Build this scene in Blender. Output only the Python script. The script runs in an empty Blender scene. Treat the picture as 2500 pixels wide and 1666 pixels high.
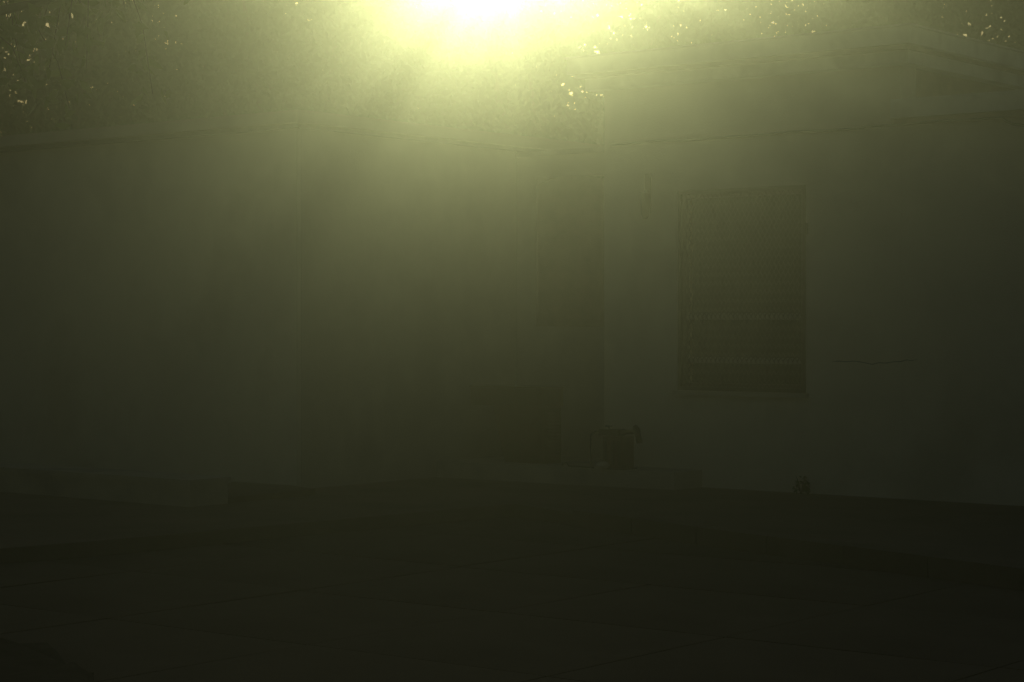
import bpy, bmesh, math, random
import numpy as np
from mathutils import Vector, Matrix

# ------------------------------------------------------------------ camera, sky, sun, exposure
S = bpy.context.scene
COL = S.collection
R = math.radians

CAM_Z = 1.6
cam_d = bpy.data.cameras.new("camera")
cam = bpy.data.objects.new("camera", cam_d)
COL.objects.link(cam)
cam.location = (0, 0, CAM_Z)
cam.rotation_euler = (R(90 - 0.493), 0, 0)
cam_d.sensor_width = 36
cam_d.lens = 72
cam_d.clip_end = 2000
S.camera = cam

SUN_EL, SUN_AZ = 11.3, 0.1         # degrees; azimuth from +Y towards +X
sun_dir = Vector((math.sin(R(SUN_AZ)) * math.cos(R(SUN_EL)),
                  math.cos(R(SUN_AZ)) * math.cos(R(SUN_EL)), math.sin(R(SUN_EL))))
W = bpy.data.worlds.new("World")
S.world = W
W.use_nodes = True
nt = W.node_tree
nt.nodes.clear()
out = nt.nodes.new("ShaderNodeOutputWorld")
bg = nt.nodes.new("ShaderNodeBackground")
sky = nt.nodes.new("ShaderNodeTexSky")
sky.sky_type = 'NISHITA'
sky.sun_disc = False
sky.sun_elevation = R(SUN_EL)
sky.sun_rotation = R(SUN_AZ)
sky.dust_density = 3.0
sky.air_density = 1.2
bg.inputs[1].default_value = 0.085
nt.links.new(sky.outputs[0], bg.inputs[0])
nt.links.new(bg.outputs[0], out.inputs[0])

sun_d = bpy.data.lights.new("sun", 'SUN')
sun_d.energy = 5.0
sun_d.angle = R(0.53)
sun_d.color = (1.0, 0.955, 0.70)
sun = bpy.data.objects.new("sun", sun_d)
COL.objects.link(sun)
sun.location = sun_dir * 60
sun.rotation_euler = sun_dir.to_track_quat('Z', 'Y').to_euler()

S.view_settings.view_transform = 'Standard'
S.view_settings.look = 'None'
S.view_settings.gamma = 1
S.view_settings.use_curve_mapping = False
S.view_settings.exposure = -2.0
S.cycles.max_bounces = 5
S.cycles.diffuse_bounces = 3
S.cycles.volume_bounces = 0
S.cycles.transparent_max_bounces = 16

HAZE_DENSITY, HAZE_G = 0.025, 0.912
HAZE_COLOR = (0.92, 1.0, 0.62)

rnd = random.Random(7)
rng = np.random.default_rng(11)

# ------------------------------------------------------------------ materials
def mat(name, base, rough=0.85, var=0.12, scale=3.0, bump=0.25, bscale=40.0, metal=0.0, stain=None, spec=0.3):
    m = bpy.data.materials.new(name)
    m.use_nodes = True
    n, l = m.node_tree.nodes, m.node_tree.links
    p = n["Principled BSDF"]
    tc = n.new("ShaderNodeTexCoord")
    no = n.new("ShaderNodeTexNoise"); no.inputs["Scale"].default_value = scale
    no.inputs["Detail"].default_value = 8; no.inputs["Roughness"].default_value = 0.65
    l.new(tc.outputs["Object"], no.inputs["Vector"])
    cr = n.new("ShaderNodeValToRGB")
    lo = tuple(c * (1 - var * 1.6) for c in base) + (1,)
    hi = tuple(min(1, c * (1 + var)) for c in base) + (1,)
    cr.color_ramp.elements[0].position = 0.3; cr.color_ramp.elements[0].color = lo
    cr.color_ramp.elements[1].position = 0.7; cr.color_ramp.elements[1].color = hi
    l.new(no.outputs["Fac"], cr.inputs["Fac"])
    src = cr.outputs["Color"]
    if stain:
        ns = n.new("ShaderNodeTexNoise"); ns.inputs["Scale"].default_value = stain[1]
        ns.inputs["Detail"].default_value = 5
        l.new(tc.outputs["Object"], ns.inputs["Vector"])
        mr = n.new("ShaderNodeMapRange"); mr.inputs[1].default_value = 0.52; mr.inputs[2].default_value = 0.68
        l.new(ns.outputs["Fac"], mr.inputs[0])
        mx = n.new("ShaderNodeMix"); mx.data_type = 'RGBA'
        l.new(mr.outputs[0], mx.inputs[0]); l.new(src, mx.inputs[6])
        mx.inputs[7].default_value = tuple(stain[0]) + (1,)
        src = mx.outputs[2]
    l.new(src, p.inputs["Base Color"])
    p.inputs["Roughness"].default_value = rough
    p.inputs["Metallic"].default_value = metal
    p.inputs["Specular IOR Level"].default_value = spec
    if bump:
        nb = n.new("ShaderNodeTexNoise"); nb.inputs["Scale"].default_value = bscale
        nb.inputs["Detail"].default_value = 6
        l.new(tc.outputs["Object"], nb.inputs["Vector"])
        b = n.new("ShaderNodeBump"); b.inputs["Strength"].default_value = bump; b.inputs["Distance"].default_value = 0.01
        l.new(nb.outputs["Fac"], b.inputs["Height"]); l.new(b.outputs[0], p.inputs["Normal"])
    return m

def leaf_mat(name, base, trans, mixf=0.3, rough=0.38):
    m = bpy.data.materials.new(name); m.use_nodes = True
    n, l = m.node_tree.nodes, m.node_tree.links
    p = n["Principled BSDF"]; o = n["Material Output"]
    p.inputs["Roughness"].default_value = rough
    geo = n.new("ShaderNodeNewGeometry")
    cr = n.new("ShaderNodeValToRGB")
    cr.color_ramp.elements[0].color = tuple(c * 0.6 for c in base) + (1,)
    cr.color_ramp.elements[1].color = tuple(c * 1.35 for c in base) + (1,)
    l.new(geo.outputs["Random Per Island"], cr.inputs["Fac"])
    l.new(cr.outputs[0], p.inputs["Base Color"])
    tr = n.new("ShaderNodeBsdfTranslucent"); tr.inputs[0].default_value = tuple(trans) + (1,)
    mx = n.new("ShaderNodeMixShader"); mx.inputs[0].default_value = mixf
    l.new(p.outputs[0], mx.inputs[1]); l.new(tr.outputs[0], mx.inputs[2])
    l.new(mx.outputs[0], o.inputs["Surface"])
    return m

M = dict(
    stucco=mat("stucco", (0.62, 0.555, 0.44), 0.92, 0.07, 1.2, 0.35, 60, stain=((0.47, 0.42, 0.33), 0.8)),
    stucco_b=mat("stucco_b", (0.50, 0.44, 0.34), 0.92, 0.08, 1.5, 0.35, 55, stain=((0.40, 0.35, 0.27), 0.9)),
    fascia=mat("fascia_paint", (0.58, 0.57, 0.52), 0.7, 0.08, 4, 0.1, 30, stain=((0.42, 0.40, 0.36), 2.2)),
    soffit=mat("soffit_wood_and_wall_shade", (0.24, 0.19, 0.14), 0.8, 0.2, 6, 0.2, 30),
    concrete=mat("concrete", (0.17, 0.135, 0.10), 0.9, 0.15, 1.6, 0.5, 70, stain=((0.11, 0.088, 0.065), 1.1)),
    concrete2=mat("pale_concrete", (0.42, 0.37, 0.29), 0.9, 0.12, 2.2, 0.4, 60, stain=((0.26, 0.24, 0.21), 1.4)),
    slab=mat("paving_concrete", (0.13, 0.10, 0.07), 0.88, 0.18, 1.3, 0.5, 80, stain=((0.08, 0.06, 0.043), 0.7)),
    dark_patch=mat("dark_patch", (0.07, 0.055, 0.04), 0.95, 0.3, 6, 1.0, 30),
    dust=mat("dusty_ground", (0.22, 0.18, 0.13), 0.95, 0.2, 0.5, 0.5, 8),
    frame=mat("window_frame_paint", (0.16, 0.14, 0.11), 0.5, 0.1, 8, 0.05, 40),
    rail=mat("pale_rail_paint", (0.46, 0.45, 0.41), 0.5, 0.1, 8, 0.05, 40),
    mesh=mat("grille_steel", (0.10, 0.085, 0.06), 0.55, 0.25, 12, 0.1, 60, metal=0.3),
    glass=mat("dark_glass", (0.02, 0.022, 0.02), 0.12, 0.1, 3, 0, 1, spec=0.5),
    cloth=mat("brown_cloth", (0.20, 0.14, 0.09), 0.95, 0.2, 5, 0.4, 120),
    curtain=mat("curtain", (0.05, 0.04, 0.03), 0.95, 0.15, 5, 0.3, 90),
    metal=mat("painted_sheet_metal", (0.085, 0.05, 0.03), 0.5, 0.2, 5, 0.1, 30, stain=((0.05, 0.03, 0.02), 3)),
    iron=mat("cast_iron", (0.05, 0.042, 0.035), 0.5, 0.25, 14, 0.3, 60, metal=0.5),
    pump=mat("faded_brown_paint", (0.09, 0.055, 0.035), 0.6, 0.2, 10, 0.2, 50),
    cable=mat("black_cable", (0.03, 0.028, 0.025), 0.6, 0.1, 10, 0, 1),
    crack=mat("crack_dark", (0.05, 0.045, 0.04), 0.95, 0.2, 20, 0, 1),
    bark=mat("bark", (0.10, 0.075, 0.05), 0.95, 0.3, 8, 0.9, 25),
    leaf=leaf_mat("leaf_backdrop", (0.050, 0.085, 0.022), (0.14, 0.20, 0.04), 0.2, 0.6),
    leaf2=leaf_mat("leaf_near", (0.060, 0.10, 0.025), (0.34, 0.46, 0.07), 0.45),
    leaf3=leaf_mat("palm_leaf", (0.07, 0.095, 0.03), (0.28, 0.32, 0.08)),
)

# ------------------------------------------------------------------ helpers
def tag(o, label=None, cat=None, group=None, kind=None):
    if label: o["label"] = label
    if cat: o["category"] = cat
    if group: o["group"] = group
    if kind: o["kind"] = kind
    return o

def empty(name, loc=(0, 0, 0), rz=0.0):
    o = bpy.data.objects.new(name, None)
    COL.objects.link(o)
    o.location = loc; o.rotation_euler = (0, 0, rz); o.empty_display_size = 0.2
    return o

def link(name, me, m, parent=None, loc=None):
    if m is not None and not me.materials:
        me.materials.append(m)
    o = bpy.data.objects.new(name, me)
    COL.objects.link(o)
    if parent: o.parent = parent
    if loc: o.location = loc
    return o

def build(name, bm, m, parent=None, loc=None, smooth=False, bevel=0):
    if bevel:
        es = [e for e in bm.edges if len(e.link_faces) == 2 and e.calc_face_angle(0) > 0.6]
        bmesh.ops.bevel(bm, geom=es, offset=bevel, segments=2, affect='EDGES', profile=0.6)
    bmesh.ops.recalc_face_normals(bm, faces=bm.faces)
    me = bpy.data.meshes.new(name)
    bm.to_mesh(me); bm.free()
    if smooth:
        for p in me.polygons: p.use_smooth = True
    return link(name, me, m, parent, loc)

def box(bm, x0, x1, y0, y1, z0, z1):
    vs = [bm.verts.new(p) for p in ((x0, y0, z0), (x1, y0, z0), (x1, y1, z0), (x0, y1, z0),
                                    (x0, y0, z1), (x1, y0, z1), (x1, y1, z1), (x0, y1, z1))]
    for f in ((0, 3, 2, 1), (4, 5, 6, 7), (0, 1, 5, 4), (1, 2, 6, 5), (2, 3, 7, 6), (3, 0, 4, 7)):
        bm.faces.new([vs[i] for i in f])

def bx(name, x0, x1, y0, y1, z0, z1, m, parent=None, bevel=0.004):
    bm = bmesh.new(); box(bm, x0, x1, y0, y1, z0, z1)
    return build(name, bm, m, parent, bevel=bevel)

def prism(bm, pts, z0, z1):
    lo = [bm.verts.new((p[0], p[1], z0)) for p in pts]
    hi = [bm.verts.new((p[0], p[1], z1)) for p in pts]
    bm.faces.new(lo[::-1]); bm.faces.new(hi)
    k = len(pts)
    for i in range(k):
        bm.faces.new((lo[i], lo[(i + 1) % k], hi[(i + 1) % k], hi[i]))

def tube(bm, pts, rads, seg=8):
    pts = [Vector(p) for p in pts]
    if not hasattr(rads, '__len__'): rads = [rads] * len(pts)
    rings = []
    ref = None
    for i, p in enumerate(pts):
        d = (pts[min(i + 1, len(pts) - 1)] - pts[max(i - 1, 0)]).normalized()
        if ref is None:
            ref = d.orthogonal().normalized()
        ref = (ref - d * ref.dot(d)).normalized()
        b = d.cross(ref)
        rings.append([bm.verts.new(p + (ref * math.cos(a) + b * math.sin(a)) * rads[i])
                      for a in [2 * math.pi * k / seg for k in range(seg)]])
    for a, b in zip(rings, rings[1:]):
        for k in range(seg):
            bm.faces.new((a[k], a[(k + 1) % seg], b[(k + 1) % seg], b[k]))
    bm.faces.new(rings[0][::-1]); bm.faces.new(rings[-1])

def wall(bm, x0, x1, z0, z1, y0, y1, holes=()):
    """vertical wall in the local XZ plane from y0 (front) to y1 (back), with rectangular openings"""
    xs = sorted({x0, x1} | {h[0] for h in holes} | {h[1] for h in holes})
    zs = sorted({z0, z1} | {h[2] for h in holes} | {h[3] for h in holes})
    V = {}
    def v(i, j, y):
        k = (i, j, y)
        if k not in V: V[k] = bm.verts.new((xs[i], y, zs[j]))
        return V[k]
    def solid(i, j):
        if i < 0 or j < 0 or i >= len(xs) - 1 or j >= len(zs) - 1: return False
        cx, cz = (xs[i] + xs[i + 1]) / 2, (zs[j] + zs[j + 1]) / 2
        return not any(h[0] < cx < h[1] and h[2] < cz < h[3] for h in holes)
    for i in range(len(xs) - 1):
        for j in range(len(zs) - 1):
            if not solid(i, j): continue
            bm.faces.new((v(i, j, y0), v(i + 1, j, y0), v(i + 1, j + 1, y0), v(i, j + 1, y0)))
            bm.faces.new((v(i, j + 1, y1), v(i + 1, j + 1, y1), v(i + 1, j, y1), v(i, j, y1)))
            if not solid(i - 1, j): bm.faces.new((v(i, j, y0), v(i, j + 1, y0), v(i, j + 1, y1), v(i, j, y1)))
            if not solid(i + 1, j): bm.faces.new((v(i + 1, j + 1, y0), v(i + 1, j, y0), v(i + 1, j, y1), v(i + 1, j + 1, y1)))
            if not solid(i, j - 1): bm.faces.new((v(i + 1, j, y0), v(i, j, y0), v(i, j, y1), v(i + 1, j, y1)))
            if not solid(i, j + 1): bm.faces.new((v(i, j + 1, y0), v(i + 1, j + 1, y0), v(i + 1, j + 1, y1), v(i, j + 1, y1)))

# house frame: local x runs along the facade to the right, local -y faces the yard
OX, OY = 2.035, 18.5
UX, UY = 0.786, -0.619
VX, VY = 0.619, 0.786
ROT = math.atan2(UY, UX)
def loc2w(t, y, z=0): return Vector((OX + UX * t + VX * y, OY + UY * t + VY * y, z))

# ------------------------------------------------------------------ ground
bm = bmesh.new(); prism(bm, [(-400, -200), (400, -200), (400, 600), (-400, 600)], -0.5, -0.07)
tag(build("ground", bm, M["dust"]), kind="structure")

yard = empty("courtyard_paving"); tag(yard, kind="structure")
ax, ay = -1.02, 10.2
SP = 1.5
slab_meshes = []
for k in range(5):
    bm = bmesh.new()
    g = 0.006
    w = SP / 2 - g
    box(bm, -w + rnd.uniform(0, .004), w, -w, w - rnd.uniform(0, .004), -0.06, 0)
    es = [e for e in bm.edges if e.calc_face_angle(0) > 0.6]
    bmesh.ops.bevel(bm, geom=es, offset=0.006, segments=1, affect='EDGES')
    bmesh.ops.recalc_face_normals(bm, faces=bm.faces)
    me = bpy.data.meshes.new("slab"); bm.to_mesh(me); bm.free()
    me.materials.append(M["slab"]); slab_meshes.append(me)
for i in range(-7, 7):
    for j in range(-5, 7):
        cx = ax + (i + .5) * SP * UX + (j + .5) * SP * VX
        cy = ay + (i + .5) * SP * UY + (j + .5) * SP * VY
        if not (-6.2 < cx < 6.2 and 5.0 < cy < 18): continue
        o = link("slab", rnd.choice(slab_meshes), None, yard, (cx, cy, rnd.uniform(-0.006, 0.0)))
        o.rotation_euler = (rnd.uniform(-.003, .003), rnd.uniform(-.003, .003), ROT)

# raised terrace on which the house stands; its front edge makes an inner corner
bm = bmesh.new()
tp = [(-9.6, 8.0), (-2.72, 14.25), (-0.80, 16.2), (0.02, 17.0), (0.50, 16.15), (3.08, 12.3), (7.5, 5.7), (30, 5.7), (30, 45), (-30, 45), (-30, 8.0)]
prism(bm, tp, -0.30, 0.10)
tag(build("terrace", bm, M["concrete"], bevel=0.012), kind="structure")
# pale kerb stones along the right-hand edge of the terrace
kerb = empty("terrace_kerb"); tag(kerb, kind="structure")
a, b = Vector((0.50, 16.15, 0)), Vector((3.08, 12.3, 0))
dv = (b - a); L = dv.length; dv.normalize()
kp = Vector((-dv.y, dv.x, 0))
if kp.y > 0 and kp.x < 0: kp = -kp
kp = Vector((abs(dv.y), abs(dv.x), 0))
nk = 6
for k in range(nk):
    p0 = a + dv * (L / nk * k + 0.006); p1 = a + dv * (L / nk * (k + 1) - 0.006)
    bm = bmesh.new()
    q = [p0 - kp * .03, p1 - kp * .03, p1 + kp * .16, p0 + kp * .16]
    prism(bm, [(v.x, v.y) for v in q], -0.05, 0.125 + rnd.uniform(-.004, .004))
    build("kerb_stone", bm, M["concrete"], kerb, bevel=0.01)

bm = bmesh.new()  # dark, slightly raised patch in the near left corner
prism(bm, [(-2.62, 10.15), (-2.25, 9.9), (-2.05, 9.4), (-1.86, 9.1), (-1.7, 8.2), (-5, 7.5), (-5.5, 10.3)], -0.03, 0.035)
bmesh.ops.subdivide_edges(bm, edges=bm.edges[:], cuts=6, use_grid_fill=True)
for v in bm.verts:
    if v.co.z > 0: v.co.z += rnd.uniform(-0.01, 0.025)
tag(build("dark_patch", bm, M["dark_patch"]), kind="structure")

# ------------------------------------------------------------------ main house (right)
house = empty("white_stucco_house", (OX, OY, 0), ROT)
tag(house, "flat-roofed white stucco house with a mesh-covered window and a tall parapet", "house")
T0, T1 = -1.477, 1.63
ZH, ZL = 3.80, 3.32          # top of the walls: tall block, low block
WX0, WX1, WZ0, WZ1 = -0.62, 0.69, 1.005, 2.80
bm = bmesh.new()
wall(bm, T0, T1, 0.0, ZH, 0.0, 0.28, holes=[(WX0, WX1, WZ0, WZ1)])
build("front_wall", bm, M["stucco"], house)
bx("front_wall", T1 + .001, 9.0, 0.0, 0.28, 0.0, ZL, M["stucco"], house, bevel=0)
bx("side_wall", T1 - .25, T1, 0.281, 6.5, 0.0, ZH, M["soffit"], house, bevel=0)  # dark brown colour stands in for the deep shade on this wall
bx("side_wall", T0, T0 + .25, 0.281, 6.5, 0.0, ZH, M["stucco_b"], house, bevel=0)
bx("side_wall", 8.75, 9.0, 0.281, 6.5, 0.0, ZL, M["stucco_b"], house, bevel=0)
bx("rear_wall", T0, 9.0, 6.501, 6.75, 0.0, ZL, M["stucco_b"], house, bevel=0)
# tall roof: fascia, soffit, beam
bx("roof", T0 - .25, T1 + .22, -.26, 6.95, 3.95, 4.092, M["fascia"], house, bevel=0.006)
bx("soffit", T0 - .20, T1 + .15, -.20, 6.85, 3.915, 3.948, M["soffit"], house, bevel=0)
bx("roof_beam", T0 - .14, T1 + .13, -.12, 6.8, 3.802, 3.913, M["fascia"], house, bevel=0.006)
bx("roof_edging", T0 - .27, T1 + .24, -.28, 6.97, 4.094, 4.11, M["rail"], house, bevel=0.003)
# low roof band on the right
bx("low_roof", T1 - .045, 9.2, -.10, -.003, 3.345, 3.505, M["fascia"], house, bevel=0.006)
bx("low_roof", T1 + .003, 9.2, -.0, 6.9, 3.322, 3.495, M["fascia"], house, bevel=0)
bx("roof_lining", T1 - .03, 9.15, -.06, -.004, 3.300, 3.343, M["soffit"], house, bevel=0)
# crack in the plaster, a thin dark strip
def crack(pts, wdt, parent, y=-0.0015, name="crack"):
    bm = bmesh.new()
    top, bot, topb, botb = [], [], [], []
    for i, (x, z) in enumerate(pts):
        h = wdt * (0.25 if i in (0, len(pts) - 1) else rnd.uniform(.6, 1.2))
        for lst, dz, yy in ((top, h, y), (bot, -h, y), (topb, h, -y + .003), (botb, -h, -y + .003)):
            lst.append(bm.verts.new((x, yy, z + dz)))
    for i in range(len(pts) - 1):
        bm.faces.new((bot[i], bot[i + 1], top[i + 1], top[i]))
        bm.faces.new((top[i], top[i + 1], topb[i + 1], topb[i]))
        bm.faces.new((bot[i + 1], bot[i], botb[i], botb[i + 1]))
    return build(name, bm, M["crack"], parent)
def T(px, yl=0.0):
    r = (px - 1250) / 5000
    return (r * (OY + VY * yl) - OX - VX * yl) / (UX - r * UY)
def Z(px, py, yl=0.0):
    t = T(px, yl); Y = OY + UY * t + VY * yl
    return CAM_Z + (790 - py) * Y / 5000
cp = []
for i, (px, py) in enumerate(((2030, 884), (2048, 882), (2066, 884), (2084, 882), (2100, 884), (2116, 887), (2130, 890), (2146, 886), (2164, 887), (2180, 884), (2200, 883), (2214, 879), (2226, 881), (2240, 878))):
    cp.append((T(px), Z(px, py)))
crack(cp, 0.0035, house)
# window: its own group of parts
win = empty("mesh_window"); win.parent = house
win["label"] = "window with expanded metal security mesh and two pale rails"
yw = 0.10
bm = bmesh.new()
wall(bm, WX0 + .003, WX1 - .003, WZ0 + .003, WZ1 - .003, 0.035, 0.085, holes=[(WX0 + .05, WX1 - .05, WZ0 + .05, WZ1 - .05)])
build("window_frame", bm, M["frame"], win, bevel=0.003)
zr1, zr2 = Z(1800, 773), Z(1800, 881)
bx("rail", WX0 + .052, WX1 - .052, 0.05, 0.09, zr1 - .03, zr1 + .03, M["rail"], win)
bx("rail", WX0 + .052, WX1 - .052, 0.05, 0.09, zr2 - .027, zr2 + .027, M["rail"], win)
for z0, z1 in ((WZ0 + .052, zr2 - .029), (zr2 + .029, zr1 - .032), (zr1 + .032, WZ1 - .052)):
    n = max(1, round((z1 - z0) / 0.20))
    for k in range(n):
        a0 = z0 + (z1 - z0) * k / n; a1 = z0 + (z1 - z0) * (k + 1) / n - .004
        bm = bmesh.new()
        vs = [(WX0 + .055, .118, a0), (WX1 - .055, .118, a0), (WX1 - .055, .142, a1), (WX0 + .055, .142, a1)]
        f = [bm.verts.new(p) for p in vs] + [bm.verts.new((p[0], p[1] + .006, p[2])) for p in vs]
        for q in ((0, 1, 2, 3), (7, 6, 5, 4), (0, 4, 5, 1), (1, 5, 6, 2), (2, 6, 7, 3), (3, 7, 4, 0)):
            bm.faces.new([f[i] for i in q])
        build("glass_louvre", bm, M["glass"], win)
# curtain behind the louvres, in folds
bm = bmesh.new()
prev = None
for k in range(61):
    x = WX0 + (WX1 - WX0) * k / 60
    y = 0.235 + 0.018 * math.sin(k * 1.25) + 0.008 * math.sin(k * .37)
    c = (bm.verts.new((x, y, WZ0 + .01)), bm.verts.new((x, y, WZ1 - .01)))
    if prev: bm.faces.new((prev[0], c[0], c[1], prev[1]))
    prev = c
build("curtain", bm, M["curtain"], win, smooth=True)
# expanded metal: staggered diamonds of flat twisted strand
bm = bmesh.new()
cw, ch = 0.046, 0.078
x0, x1, z0, z1 = WX0 + .012, WX1 - .012, WZ0 + .012, WZ1 - .012
nx, nz = int((x1 - x0) / cw), int((z1 - z0) / ch)
cw, ch = (x1 - x0) / nx, (z1 - z0) / nz
def strand(p, q, w=0.0042, d=0.004):
    dx, dz = q[0] - p[0], q[1] - p[1]; l_ = math.hypot(dx, dz)
    ox, oz = -dz / l_ * w, dx / l_ * w
    f = []
    for (x, z) in (p, q):
        f.append((bm.verts.new((x - ox, .022, z - oz)), bm.verts.new((x + ox, .022 + d, z + oz))))
    bm.faces.new((f[0][0], f[1][0], f[1][1], f[0][1]))
for i in range(nx):
    for j in range(nz):
        l_, r_, m_ = x0 + i * cw, x0 + (i + 1) * cw, x0 + (i + .5) * cw
        b_, t_, c_ = z0 + j * ch, z0 + (j + 1) * ch, z0 + (j + .5) * ch
        jit = rnd.uniform(-.001, .001)
        strand((l_, c_), (m_ + jit, t_)); strand((m_ + jit, t_), (r_, c_))
        strand((r_, c_), (m_ - jit, b_)); strand((m_ - jit, b_), (l_, c_))
tag(build("security_mesh", bm, M["mesh"], win), kind="stuff")
bm = bmesh.new()
wall(bm, WX0 - .02, WX1 + .02, WZ0 - .02, WZ1 + .02, -.006, .024, holes=[(WX0 + .014, WX1 - .014, WZ0 + .014, WZ1 - .014)])
build("mesh_frame", bm, M["mesh"], win, bevel=.002)
bx("window_sill", WX0 - .05, WX1 + .05, -.045, -.002, WZ0 - .062, WZ0 - .022, M["stucco_b"], win)
bx("hinge", WX1 + .022, WX1 + .04, -.03, -.002, Z(1965, 572), Z(1965, 545), M["iron"], win)

# ------------------------------------------------------------------ cable along the facade
bm = bmesh.new()
pts = []
for k in range(40):
    t = T0 + .1 + k * (T(2460) - T0 - .1) / 39
    s = math.sin(k / 39 * math.pi * 5)
    pts.append((t, -.135 if t > T1 - .3 else -.02 - .002 * s, 3.285 + .003 * s - 0.003 * math.sin(k * .9)))
pts += [(T(2475), -.14, 3.25), (T(2490), -.14, 3.225), (T(2530), -.14, 3.20)]
tube(bm, pts, 0.011, 6)
cab = build("wall_cable", bm, M["cable"], smooth=True)
cab.location = (OX, OY, 0); cab.rotation_euler = (0, 0, ROT)
tag(cab, "thin dark cable running along the white facade just below the roof band", "cable")

# wall lamp left of the window
wl = empty("wall_lamp", loc2w(T(1583), 0, 0), ROT)
tag(wl, "slim dark wall lamp on the facade left of the mesh window", "wall lamp")
z0, z1 = Z(1583, 535), Z(1583, 425)
bx("back_plate", -.03, .03, -.02, -.002, z0 + .05, z1, M["pump"], wl)
bm = bmesh.new(); tube(bm, [(0, -.055, z0), (0, -.055, z0 + .04), (0, -.055, z0 + .24)], [.02, .038, .045], 10)
build("lamp_shade", bm, M["pump"], wl, smooth=True)
bx("bracket", -.01, .01, -.055, -.021, z0 + .245, z0 + .265, M["iron"], wl)

# ------------------------------------------------------------------ left wing
wing = empty("low_stucco_wing", loc2w(-3.09, -2.44), ROT)
tag(wing, "low white stucco wing with a flat roof, behind the overhanging tree", "house")
bx("front_wall", -13, -.252, 0, .28, 0, 3.36, M["stucco"], wing, bevel=0)
bx("pilaster", -.30, -.002, -.05, -.001, 0, 3.36, M["stucco"], wing, bevel=0.008)
bx("side_wall", -.25, 0, 0, 3.16, 0, 3.36, M["stucco_b"], wing, bevel=0)
bx("rear_wall", -13, -.29, 6.0, 6.25, 0, 3.36, M["stucco_b"], wing, bevel=0)
bx("roof", -13.2, .12, -.16, 6.4, 3.40, 3.51, M["stucco_b"], wing, bevel=0.006)
bx("soffit", -13.1, .06, -.10, 6.3, 3.362, 3.398, M["soffit"], wing, bevel=0)

# recess between the two blocks: back wall with an opening behind a sagging cloth
rec = empty("recess_wall", loc2w(-3.09, .73), ROT)
tag(rec, "pale wall closing the gap between both blocks, with a cloth-covered opening", "wall")
def TT(px): return T(px, .73) + 3.09
hx0, hx1 = TT(1312), TT(1480)
hz1, hz0 = Z(1440, 428, .73), Z(1440, 783, .73)
bm = bmesh.new()
wall(bm, -.02, 1.85, 0.0, hz1 + .22, 0, .2, holes=[(hx0, hx1, hz0, hz1)])
build("wall", bm, M["stucco_b"], rec)
bx("coping", -.02, 1.85, -.03, .23, hz1 + .222, hz1 + .27, M["concrete2"], rec)
bm = bmesh.new()
N = 16
grid = []
for k in range(N + 1):
    s = k / N
    x = hx0 + .005 + (hx1 - hx0 - .01) * s
    gap = 0.075 * max(0, 1 - s / .34) ** 1.0 + 0.05 * max(0, (s - .72) / .28)
    col = []
    for q in range(9):
        zz = hz0 - .06 + (hz1 - gap + .0 - hz0 + .06) * q / 8
        col.append(bm.verts.new((x, -.015 - .012 * math.sin(s * 17 + q * .2) * (1 - q / 10) - .006, zz)))
    grid.append(col)
for a_, b_ in zip(grid, grid[1:]):
    for q in range(8): bm.faces.new((a_[q], b_[q], b_[q + 1], a_[q + 1]))
cl = build("hanging_cloth", bm, M["cloth"], smooth=True)
mo = cl.modifiers.new("thickness", 'SOLIDIFY'); mo.thickness = .004
cl.location = rec.location; cl.rotation_euler = (0, 0, ROT)
tag(cl, "brown cloth hanging slack over the opening in the recess wall", "cloth")

# ------------------------------------------------------------------ plinth along the facade
bm = bmesh.new()
prism(bm, [(T0 - 1.55, -.62), (T(1640, -.5), -.46), (T(1640, -.5), -.002), (T0 - .02, -.002), (T0 - .02, .725), (T0 - 1.55, .725)], 0.102, 0.26)
pl = build("concrete_plinth", bm, M["concrete2"], bevel=.012)
pl.location = (OX, OY, 0); pl.rotation_euler = (0, 0, ROT)
tag(pl, "low pale concrete plinth under the cooler and the valve stand", "plinth")

# ------------------------------------------------------------------ cooler in the recess
yc = -.30
cl0 = T(1203, yc); cx1 = T(1330, yc); capx0 = T(1153, yc)
ztop, zcap, zbot = Z(1250, 948, yc), Z(1250, 992, yc), .262
cool = empty("evaporative_cooler", loc2w(cl0, yc, 0), ROT)
tag(cool, "brown metal cooler cabinet with an overhanging top box and louvred side", "cooler")
wd, dp = cx1 - cl0, .26
bm = bmesh.new()
f0 = [(0, zcap), (wd, zcap), (wd, zbot), (.16, zbot), (.13, zbot + .06)]
lo = [bm.verts.new((x, 0, z)) for x, z in f0]; hi = [bm.verts.new((x, dp, z)) for x, z in f0]
bm.faces.new(lo); bm.faces.new(hi[::-1])
for i in range(5): bm.faces.new((lo[i], hi[i], hi[(i + 1) % 5], lo[(i + 1) % 5]))
build("cabinet", bm, M["metal"], cool, bevel=.008)
bx("top_box", capx0 - cl0, wd + .012, -.03, dp + .02, zcap + .002, ztop, M["metal"], cool, bevel=.008)
bx("lid", capx0 - cl0 - .01, wd + .022, -.04, dp + .03, ztop + .002, ztop + .018, M["metal"], cool, bevel=.004)
nlv = 15
for k in range(nlv):
    z = zbot + .04 + (zcap - zbot - .07) * k / (nlv - 1)
    bm = bmesh.new()
    vs = [(wd + .001, .03, z + .012), (wd + .022, .03, z - .010), (wd + .022, dp - .03, z - .010), (wd + .001, dp - .03, z + .012)]
    f = [bm.verts.new(p) for p in vs] + [bm.verts.new((p[0], p[1], p[2] - .006)) for p in vs]
    for q in ((0, 1, 2, 3), (7, 6, 5, 4), (0, 4, 5, 1), (1, 5, 6, 2), (2, 6, 7, 3), (3, 7, 4, 0)):
        bm.faces.new([f[i] for i in q])
    build("louvre", bm, M["metal"], cool)
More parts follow.
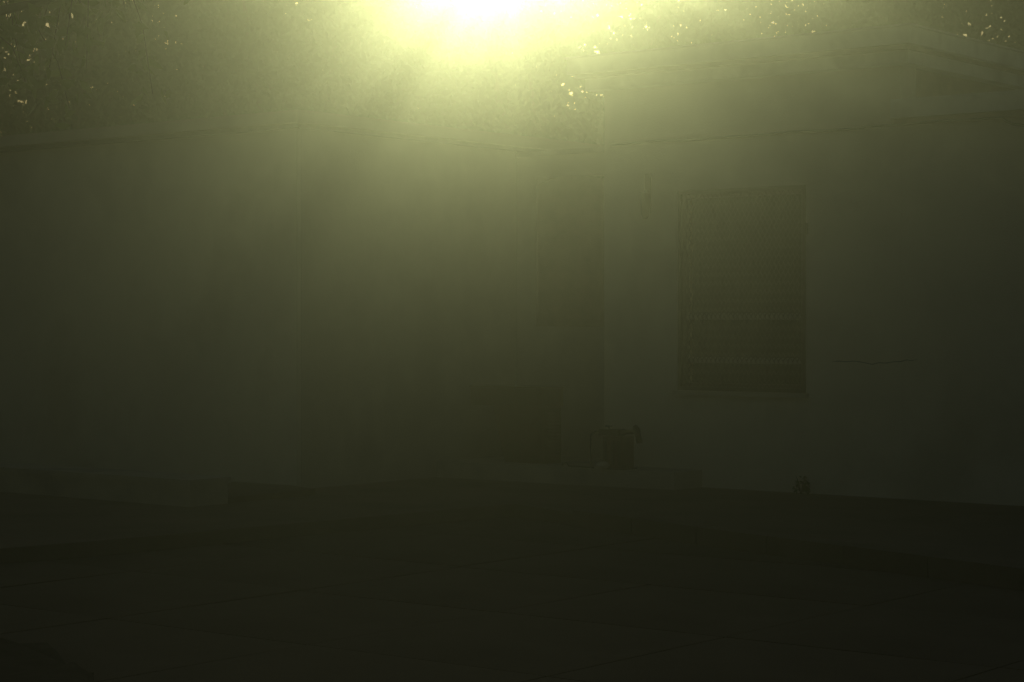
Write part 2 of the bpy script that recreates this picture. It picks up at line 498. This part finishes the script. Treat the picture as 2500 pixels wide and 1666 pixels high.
bx("access_panel", .17, wd - .06, -.008, -.001, zbot + .14, zcap - .08, M["metal"], cool, bevel=.002)
bm = bmesh.new(); tube(bm, [(.30, -.02, ztop + .018), (.30, -.02, ztop + .07)], .008, 8)
build("vent_pipe", bm, M["rail"], cool)

# ------------------------------------------------------------------ valve stand
yv = -.40
def PV(px, py, y=yv): return (T(px, y) - T(1500, yv), y - yv, Z(px, py, y))
vs_ = empty("valve_stand", loc2w(T(1500, yv), yv, 0), ROT)
tag(vs_, "brown water valve on a pedestal with a thin bent riser pipe", "valve")
bm = bmesh.new()
tube(bm, [(PV(1443, 1140)[0], 0, .262), PV(1443, 1100), PV(1443, 1066), PV(1445, 1060), PV(1456, 1054), PV(1474, 1053)], .010, 8)
build("riser_pipe", bm, M["iron"], vs_, smooth=True)
xa, xb = PV(1470, 0)[0], PV(1518, 0)[0]
za, zb = Z(1500, 1064, yv), Z(1500, 1048, yv)
bx("valve_body", xa, xb, -.055, .055, za, zb, M["iron"], vs_, bevel=.012)
bm = bmesh.new()
tube(bm, [(xb + .002, 0, (za + zb) / 2), PV(1536, 1055), PV(1556, 1054)], [.026, .022, .026], 10)
build("outlet_pipe", bm, M["pump"], vs_, smooth=True)
bm = bmesh.new()
tube(bm, [PV(1550, 1040), PV(1554, 1050), PV(1557, 1064), PV(1562, 1082)], [.018, .034, .028, .03], 10)
build("spout", bm, M["iron"], vs_, smooth=True)
px0, px1 = PV(1486, 0)[0], PV(1534, 0)[0]
bx("pedestal", px0, px1, -.09, .09, .262, za - .002, M["pump"], vs_, bevel=.006)
bx("foot_plate", px0 - .02, px1 + .02, -.11, .11, .261, .272, M["iron"], vs_, bevel=.002)
for k in range(3):
    xx = px0 + (px1 - px0) * (k + .5) / 3
    bx("bar", xx - .012, xx + .012, -.1, -.091, .30, za - .04, M["iron"], vs_, bevel=.002)
bm = bmesh.new()
tube(bm, [(xa + .08, 0, zb), (xa + .08, 0, zb + .02)], .008, 8)
tube(bm, [(xa + .04, 0, zb + .024), (xa + .12, 0, zb + .024)], .007, 8)
build("handle", bm, M["iron"], vs_)
# hose lying on the plinth
bm = bmesh.new()
hp = [(1372, 1131), (1384, 1126), (1392, 1133), (1410, 1134), (1430, 1138), (1446, 1138), (1456, 1142), (1462, 1150), (1458, 1158)]
pts = [(T(px, -.45), -.45 - .012 * i, .272 + (.03 if i == 1 else 0)) for i, (px, py) in enumerate(hp)]
tube(bm, pts, .008, 6)
ho = build("garden_hose", bm, M["cable"], smooth=True)
ho.location = (OX, OY, 0); ho.rotation_euler = (0, 0, ROT)
tag(ho, "short dark hose lying on the plinth at the foot of the riser pipe", "hose")
# loose stone beside the hose
bm = bmesh.new(); bmesh.ops.create_icosphere(bm, subdivisions=2, radius=.055)
for v in bm.verts: v.co = Vector((v.co.x * 1.3, v.co.y, v.co.z * .75)) * (1 + rnd.uniform(-.08, .08))
st = build("loose_stone", bm, M["concrete2"], smooth=False)
st.location = loc2w(T(1470, -.55), -.55, .262 + .036); tag(st, "pale loose stone on the plinth between hose and pedestal", "stone")

# ------------------------------------------------------------------ low bench wall on the left
bench = empty("low_bench_wall", (-2.62, 16.67, .10), ROT)
tag(bench, "long low pale concrete bench block in front of the left wing", "bench")
bx("block", -8, 0, 0, .42, .002, .175, M["concrete2"], bench, bevel=.01)
bx("top_slab", -8.02, .02, -.02, .44, .177, .225, M["concrete2"], bench, bevel=.008)
# shallow step from the bench towards the recess
a, b = Vector((-2.50, 16.9, 0)), Vector((-1.55, 18.1, 0))
bm = bmesh.new()
prism(bm, [(-2.55, 16.85), (-1.72, 17.9), (-1.95, 18.3), (-8.7, 23.4), (-9.4, 22.3)], 0.101, 0.15)
sp = build("door_step", bm, M["concrete"], bevel=.008)
tag(sp, "shallow concrete step slab at the foot of the left wing", "step")

# ------------------------------------------------------------------ weed at the foot of the wall
def leaves_mesh(name, pos, size, aspect=.45, droop=0.3, up=None, curl=.25):
    """one mesh of many pointed leaves; pos (n,3), size (n,)"""
    n = len(pos)
    d = rng.normal(size=(n, 3)); d[:, 2] -= droop * 2
    if up is not None: d = d * .6 + up
    d /= np.linalg.norm(d, axis=1)[:, None]
    s = np.cross(d, rng.normal(size=(n, 3))); s /= np.linalg.norm(s, axis=1)[:, None]
    nn = np.cross(d, s)
    Ls = size[:, None]
    w = Ls * aspect * .5
    p0 = pos
    p1 = pos + d * Ls * .35 + s * w + nn * Ls * curl * .25
    p2 = pos + d * Ls * .35 - s * w + nn * Ls * curl * .25
    p3 = pos + d * Ls * .75 + s * w * .7
    p4 = pos + d * Ls * .75 - s * w * .7
    p5 = pos + d * Ls - nn * Ls * curl * .3
    V = np.stack([p0, p1, p2, p3, p4, p5], axis=1).reshape(-1, 3)
    base = (np.arange(n) * 6)[:, None]
    q = np.concatenate([base + np.array([[0, 2, 1]]), base + np.array([[1, 2, 4]]), base + np.array([[1, 4, 3]]), base + np.array([[3, 4, 5]])], axis=1).reshape(-1, 3)
    me = bpy.data.meshes.new(name)
    me.vertices.add(len(V)); me.vertices.foreach_set("co", V.astype(np.float32).ravel())
    me.loops.add(q.size); me.loops.foreach_set("vertex_index", q.astype(np.int32).ravel())
    me.polygons.add(len(q))
    me.polygons.foreach_set("loop_start", (np.arange(len(q)) * 3).astype(np.int32))
    me.update(calc_edges=True); me.validate()
    return me

wd_ = empty("wall_weed", loc2w(T(1973), -.12, .1))
tag(wd_, "small dark weed growing at the foot of the facade right of the window", "plant")
bm = bmesh.new()
wp = []
for k in range(9):
    a_ = rnd.uniform(0, 6.28); h = rnd.uniform(.06, .17)
    e = (math.cos(a_) * .07, math.sin(a_) * .05, h)
    tube(bm, [(0, 0, 0), (e[0] * .4, e[1] * .4, h * .6), e], [.004, .003, .002], 5)
    for q in range(9): wp.append((e[0] * rnd.uniform(.3, 1.1), e[1] * rnd.uniform(.3, 1.1), h * rnd.uniform(.3, 1)))
build("stem", bm, M["bark"], wd_)
link("foliage", leaves_mesh("foliage", np.array(wp), rng.uniform(.03, .06, len(wp))), M["leaf"], wd_)

# ------------------------------------------------------------------ trees
def limb(bm, p, q, r0, r1, wig=.15, seg=7, n=5):
    p, q = Vector(p), Vector(q); L_ = (q - p).length
    pts = [p.lerp(q, k / n) + Vector((rnd.uniform(-1, 1), rnd.uniform(-1, 1), rnd.uniform(-1, 1))) * (wig * L_ * .15 if 0 < k < n else 0) for k in range(n + 1)]
    tube(bm, pts, [r0 + (r1 - r0) * k / n for k in range(n + 1)], seg)
    return pts

def tree(name, x, y, h, cw_, cz0, nleaf, lsize, m, label, group, nclump=240, flat=0.0):
    t = empty(name, (x, y, -.07)); tag(t, label, "tree", group)
    bm = bmesh.new(); limb(bm, (0, 0, 0), (rnd.uniform(-.3, .3), rnd.uniform(-.3, .3), cz0 + .6), .26, .16, .1, 10)
    build("trunk", bm, M["bark"], t, smooth=True)
    ch_ = (h + flat - cz0) / 2; cc = cz0 + ch_
    for k in range(7):
        a_ = k * .9 + rnd.uniform(-.3, .3)
        bm = bmesh.new(); limb(bm, (0, 0, cz0 * rnd.uniform(.7, 1.05)), (math.cos(a_) * cw_ * .62, math.sin(a_) * cw_ * .5, cc + rnd.uniform(-.3, .7) * ch_), .10, .025)
        build("branch", bm, M["bark"], t, smooth=True)
    u = rng.normal(size=(nclump, 3)); u /= np.linalg.norm(u, axis=1)[:, None]
    rr = rng.uniform(.1, 1, nclump) ** .45
    c = u * rr[:, None] * np.array([cw_, cw_ * .8, ch_]) + np.array([0, 0, cc])
    per = nleaf // nclump
    P = (c[:, None, :] + rng.normal(size=(nclump, per, 3)) * np.array([.42, .42, .30])).reshape(-1, 3)
    P = P[P[:, 2] < h - .05 + .35 * np.sin(P[:, 0] * 2.3 + x)]
    tag(link("crown", leaves_mesh("crown", P, rng.uniform(.7, 1.3, len(P)) * lsize), m, t), kind="stuff")
    return t

GB = "trees standing behind the house"
BT = [  # x, y, height, half width, crown base, label
    (-11.2, 32, 11.5, 3.0, 2.0, "tallest dark tree far behind the left end of the low wing"),
    (-7.6, 33, 11.5, 2.7, 2.0, "dark bushy tree behind the middle of the low wing"),
    (-3.8, 34, 11.0, 2.3, 1.8, "rounded tree behind the right end of the low wing"),
    (0.45, 33, 7.4, 3.9, 1.8, "lowest tree behind the recess wall, in the brightest glow"),
    (4.7, 34, 11.0, 2.3, 1.8, "bushy tree behind the left end of the tall roof"),
    (7.2, 32, 11.5, 2.5, 2.0, "leafy tree above the middle of the tall roof, pricked with sky"),
    (10.4, 33, 11.5, 2.8, 2.0, "leafy tree behind the corner of the tall roof"),
    (13.6, 31, 11.5, 2.9, 2.0, "dark tree beyond the right end of the low roof"),
    (-6.4, 38.5, 9.2, 3.4, 1.6, "rear tree filling the gap behind the middle of the low wing"),
    (-1.6, 38.0, 8.0, 3.2, 1.6, "rear tree showing between the trunks behind the recess"),
]
for x, y, h, cw_, cz0, lab in BT:
    tree("broadleaf_tree", x, y, h, cw_, cz0, {-11.2: 16000, -7.6: 14000, 7.2: 30000, 4.7: 32000, 10.4: 42000, 13.6: 46000}.get(x, 42000), .155, M["leaf"], lab, GB, flat=1.6 if x == 0.45 else 0.4)

# fan-leaved palm rising behind the recess wall
pp = loc2w(-2.2, 2.1)
palm = empty("small_palm", (pp.x, pp.y, .1))
tag(palm, "small palm with arching feathery fronds above the recess wall", "palm")
bm = bmesh.new(); limb(bm, (0, 0, 0), (.05, 0, 2.95), .13, .10, .06, 10, 6)
build("trunk", bm, M["bark"], palm, smooth=True)
for k in range(22):
    a_ = k * 2.399; el_ = rnd.uniform(.2, 1.0); L_ = rnd.uniform(.8, 1.15)
    d0 = Vector((math.cos(a_) * math.cos(el_), math.sin(a_) * math.cos(el_), math.sin(el_)))
    bm = bmesh.new(); spine = []
    for q in range(9):
        s_ = q / 8 * L_
        spine.append(Vector((.05, 0, 2.95)) + d0 * s_ + Vector((0, 0, -.42 * s_ * s_)))
    tube(bm, spine, [.012 - .001 * q for q in range(9)], 5)
    side = d0.cross(Vector((0, 0, 1))).normalized()
    for q in range(1, 33):
        f_ = q / 33 * 8; i0 = min(7, int(f_)); p = spine[i0].lerp(spine[i0 + 1], f_ - i0)
        ax_ = (spine[i0 + 1] - spine[i0]).normalized()
        ll = .30 * math.sin(math.pi * (.12 + .85 * q / 33)) + .04
        for sg in (-1, 1):
            tip = p + (side * sg * .85 + ax_ * .6 + Vector((0, 0, -.25 + rnd.uniform(-.15, .15)))).normalized() * ll
            m1 = p.lerp(tip, .45) + ax_ * .011; m2 = p.lerp(tip, .45) - ax_ * .011
            v = [bm.verts.new(c) for c in (p, m1, tip, m2)]
            bm.faces.new((v[0], v[1], v[3])); bm.faces.new((v[1], v[2], v[3]))
    me = bpy.data.meshes.new("frond"); bm.to_mesh(me); bm.free()
    link("frond", me, M["leaf3"], palm)

# near tree hanging in from the upper left
nt_ = empty("overhanging_tree", (-6.6, 15.0, .1))
tag(nt_, "broad-leaved tree reaching in from the left with drooping leafy branches", "tree")
bm = bmesh.new(); limb(bm, (0, 0, 0), (.3, .2, 3.6), .22, .15, .1, 10); build("trunk", bm, M["bark"], nt_, smooth=True)
P = []; twigs = bmesh.new()
ends = []
for k in range(12):
    bm = bmesh.new()
    a_ = rnd.uniform(-1.1, 1.1)
    end = Vector((rnd.uniform(1.6, 4.1), a_ * 1.3, 0)); end.z = 5.1 - .28 * (end.x - 1.6) + rnd.uniform(-.6, .9)
    pts = limb(bm, (.3, .2, rnd.uniform(2.8, 3.6)), end, .07, .018)
    build("branch", bm, M["bark"], nt_, smooth=True)
    for _ in range(11):
        p = pts[rnd.randint(2, 5)] + Vector((rnd.uniform(-.5, .5), rnd.uniform(-.5, .5), rnd.uniform(-.1, .3)))
        ln = rnd.uniform(.4, 1.15)
        q = p + Vector((rnd.uniform(-.25, .35), rnd.uniform(-.25, .25), -ln))
        if q.x > 4.3: continue
        if q.z < 2.15 + .45 * max(0, q.x - 1.8): q.z = 2.15 + .45 * max(0, q.x - 1.8) + rnd.uniform(0, .5)
        tube(twigs, [p, p.lerp(q, .5) + Vector((.05, 0, .02)), q], [.007, .005, .003], 4)
        for s in range(34):
            c = p.lerp(q, rnd.random())
            P.append((c.x + rnd.gauss(0, .09), c.y + rnd.gauss(0, .09), c.z + rnd.gauss(0, .05)))
build("twigs", twigs, M["bark"], nt_)
P = np.array(P)
sz = rng.uniform(.06, .11, len(P))
scr = P + np.array([-6.6, 15.0, .1])
px = 1250 + 5000 * scr[:, 0] / scr[:, 1]; py = 790 - 5000 * (scr[:, 2] - CAM_Z) / scr[:, 1]
vis = np.where((px > 0) & (px < 620) & (py > 0) & (py < 480))[0]
order = vis[np.argsort(scr[vis, 1])][:260]
mask = np.zeros(len(P), bool); mask[order] = True
tag(link("crown", leaves_mesh("crown", P[~mask], sz[~mask], .42, .5), M["leaf2"], nt_), kind="stuff")
lm = [leaves_mesh("leaf", np.zeros((1, 3)), np.array([.09 + .01 * k]), .42, .5) for k in range(8)]
for me in lm: me.materials.append(M["leaf2"])
for i in order:
    o = link("leaf", lm[i % 8], None, nt_, tuple(P[i]))
    o.rotation_euler = (rnd.uniform(-.5, .5), rnd.uniform(-.5, .5), rnd.uniform(0, 6.28))

# ------------------------------------------------------------------ haze volume added to imitate the veil of lens glare
bm = bmesh.new(); box(bm, -26, 26, -6, 48, -1.07, 12.4)
hz = build("glare_haze", bm, None); tag(hz, kind="stuff")
hm = bpy.data.materials.new("glare_haze_air"); hm.use_nodes = True
n = hm.node_tree.nodes; n.clear()
o_ = n.new("ShaderNodeOutputMaterial"); v_ = n.new("ShaderNodeVolumePrincipled")
v_.inputs["Color"].default_value = HAZE_COLOR + (1,)
v_.inputs["Density"].default_value = HAZE_DENSITY
v_.inputs["Anisotropy"].default_value = HAZE_G
hm.node_tree.links.new(v_.outputs[0], o_.inputs["Volume"])
hz.data.materials.append(hm)
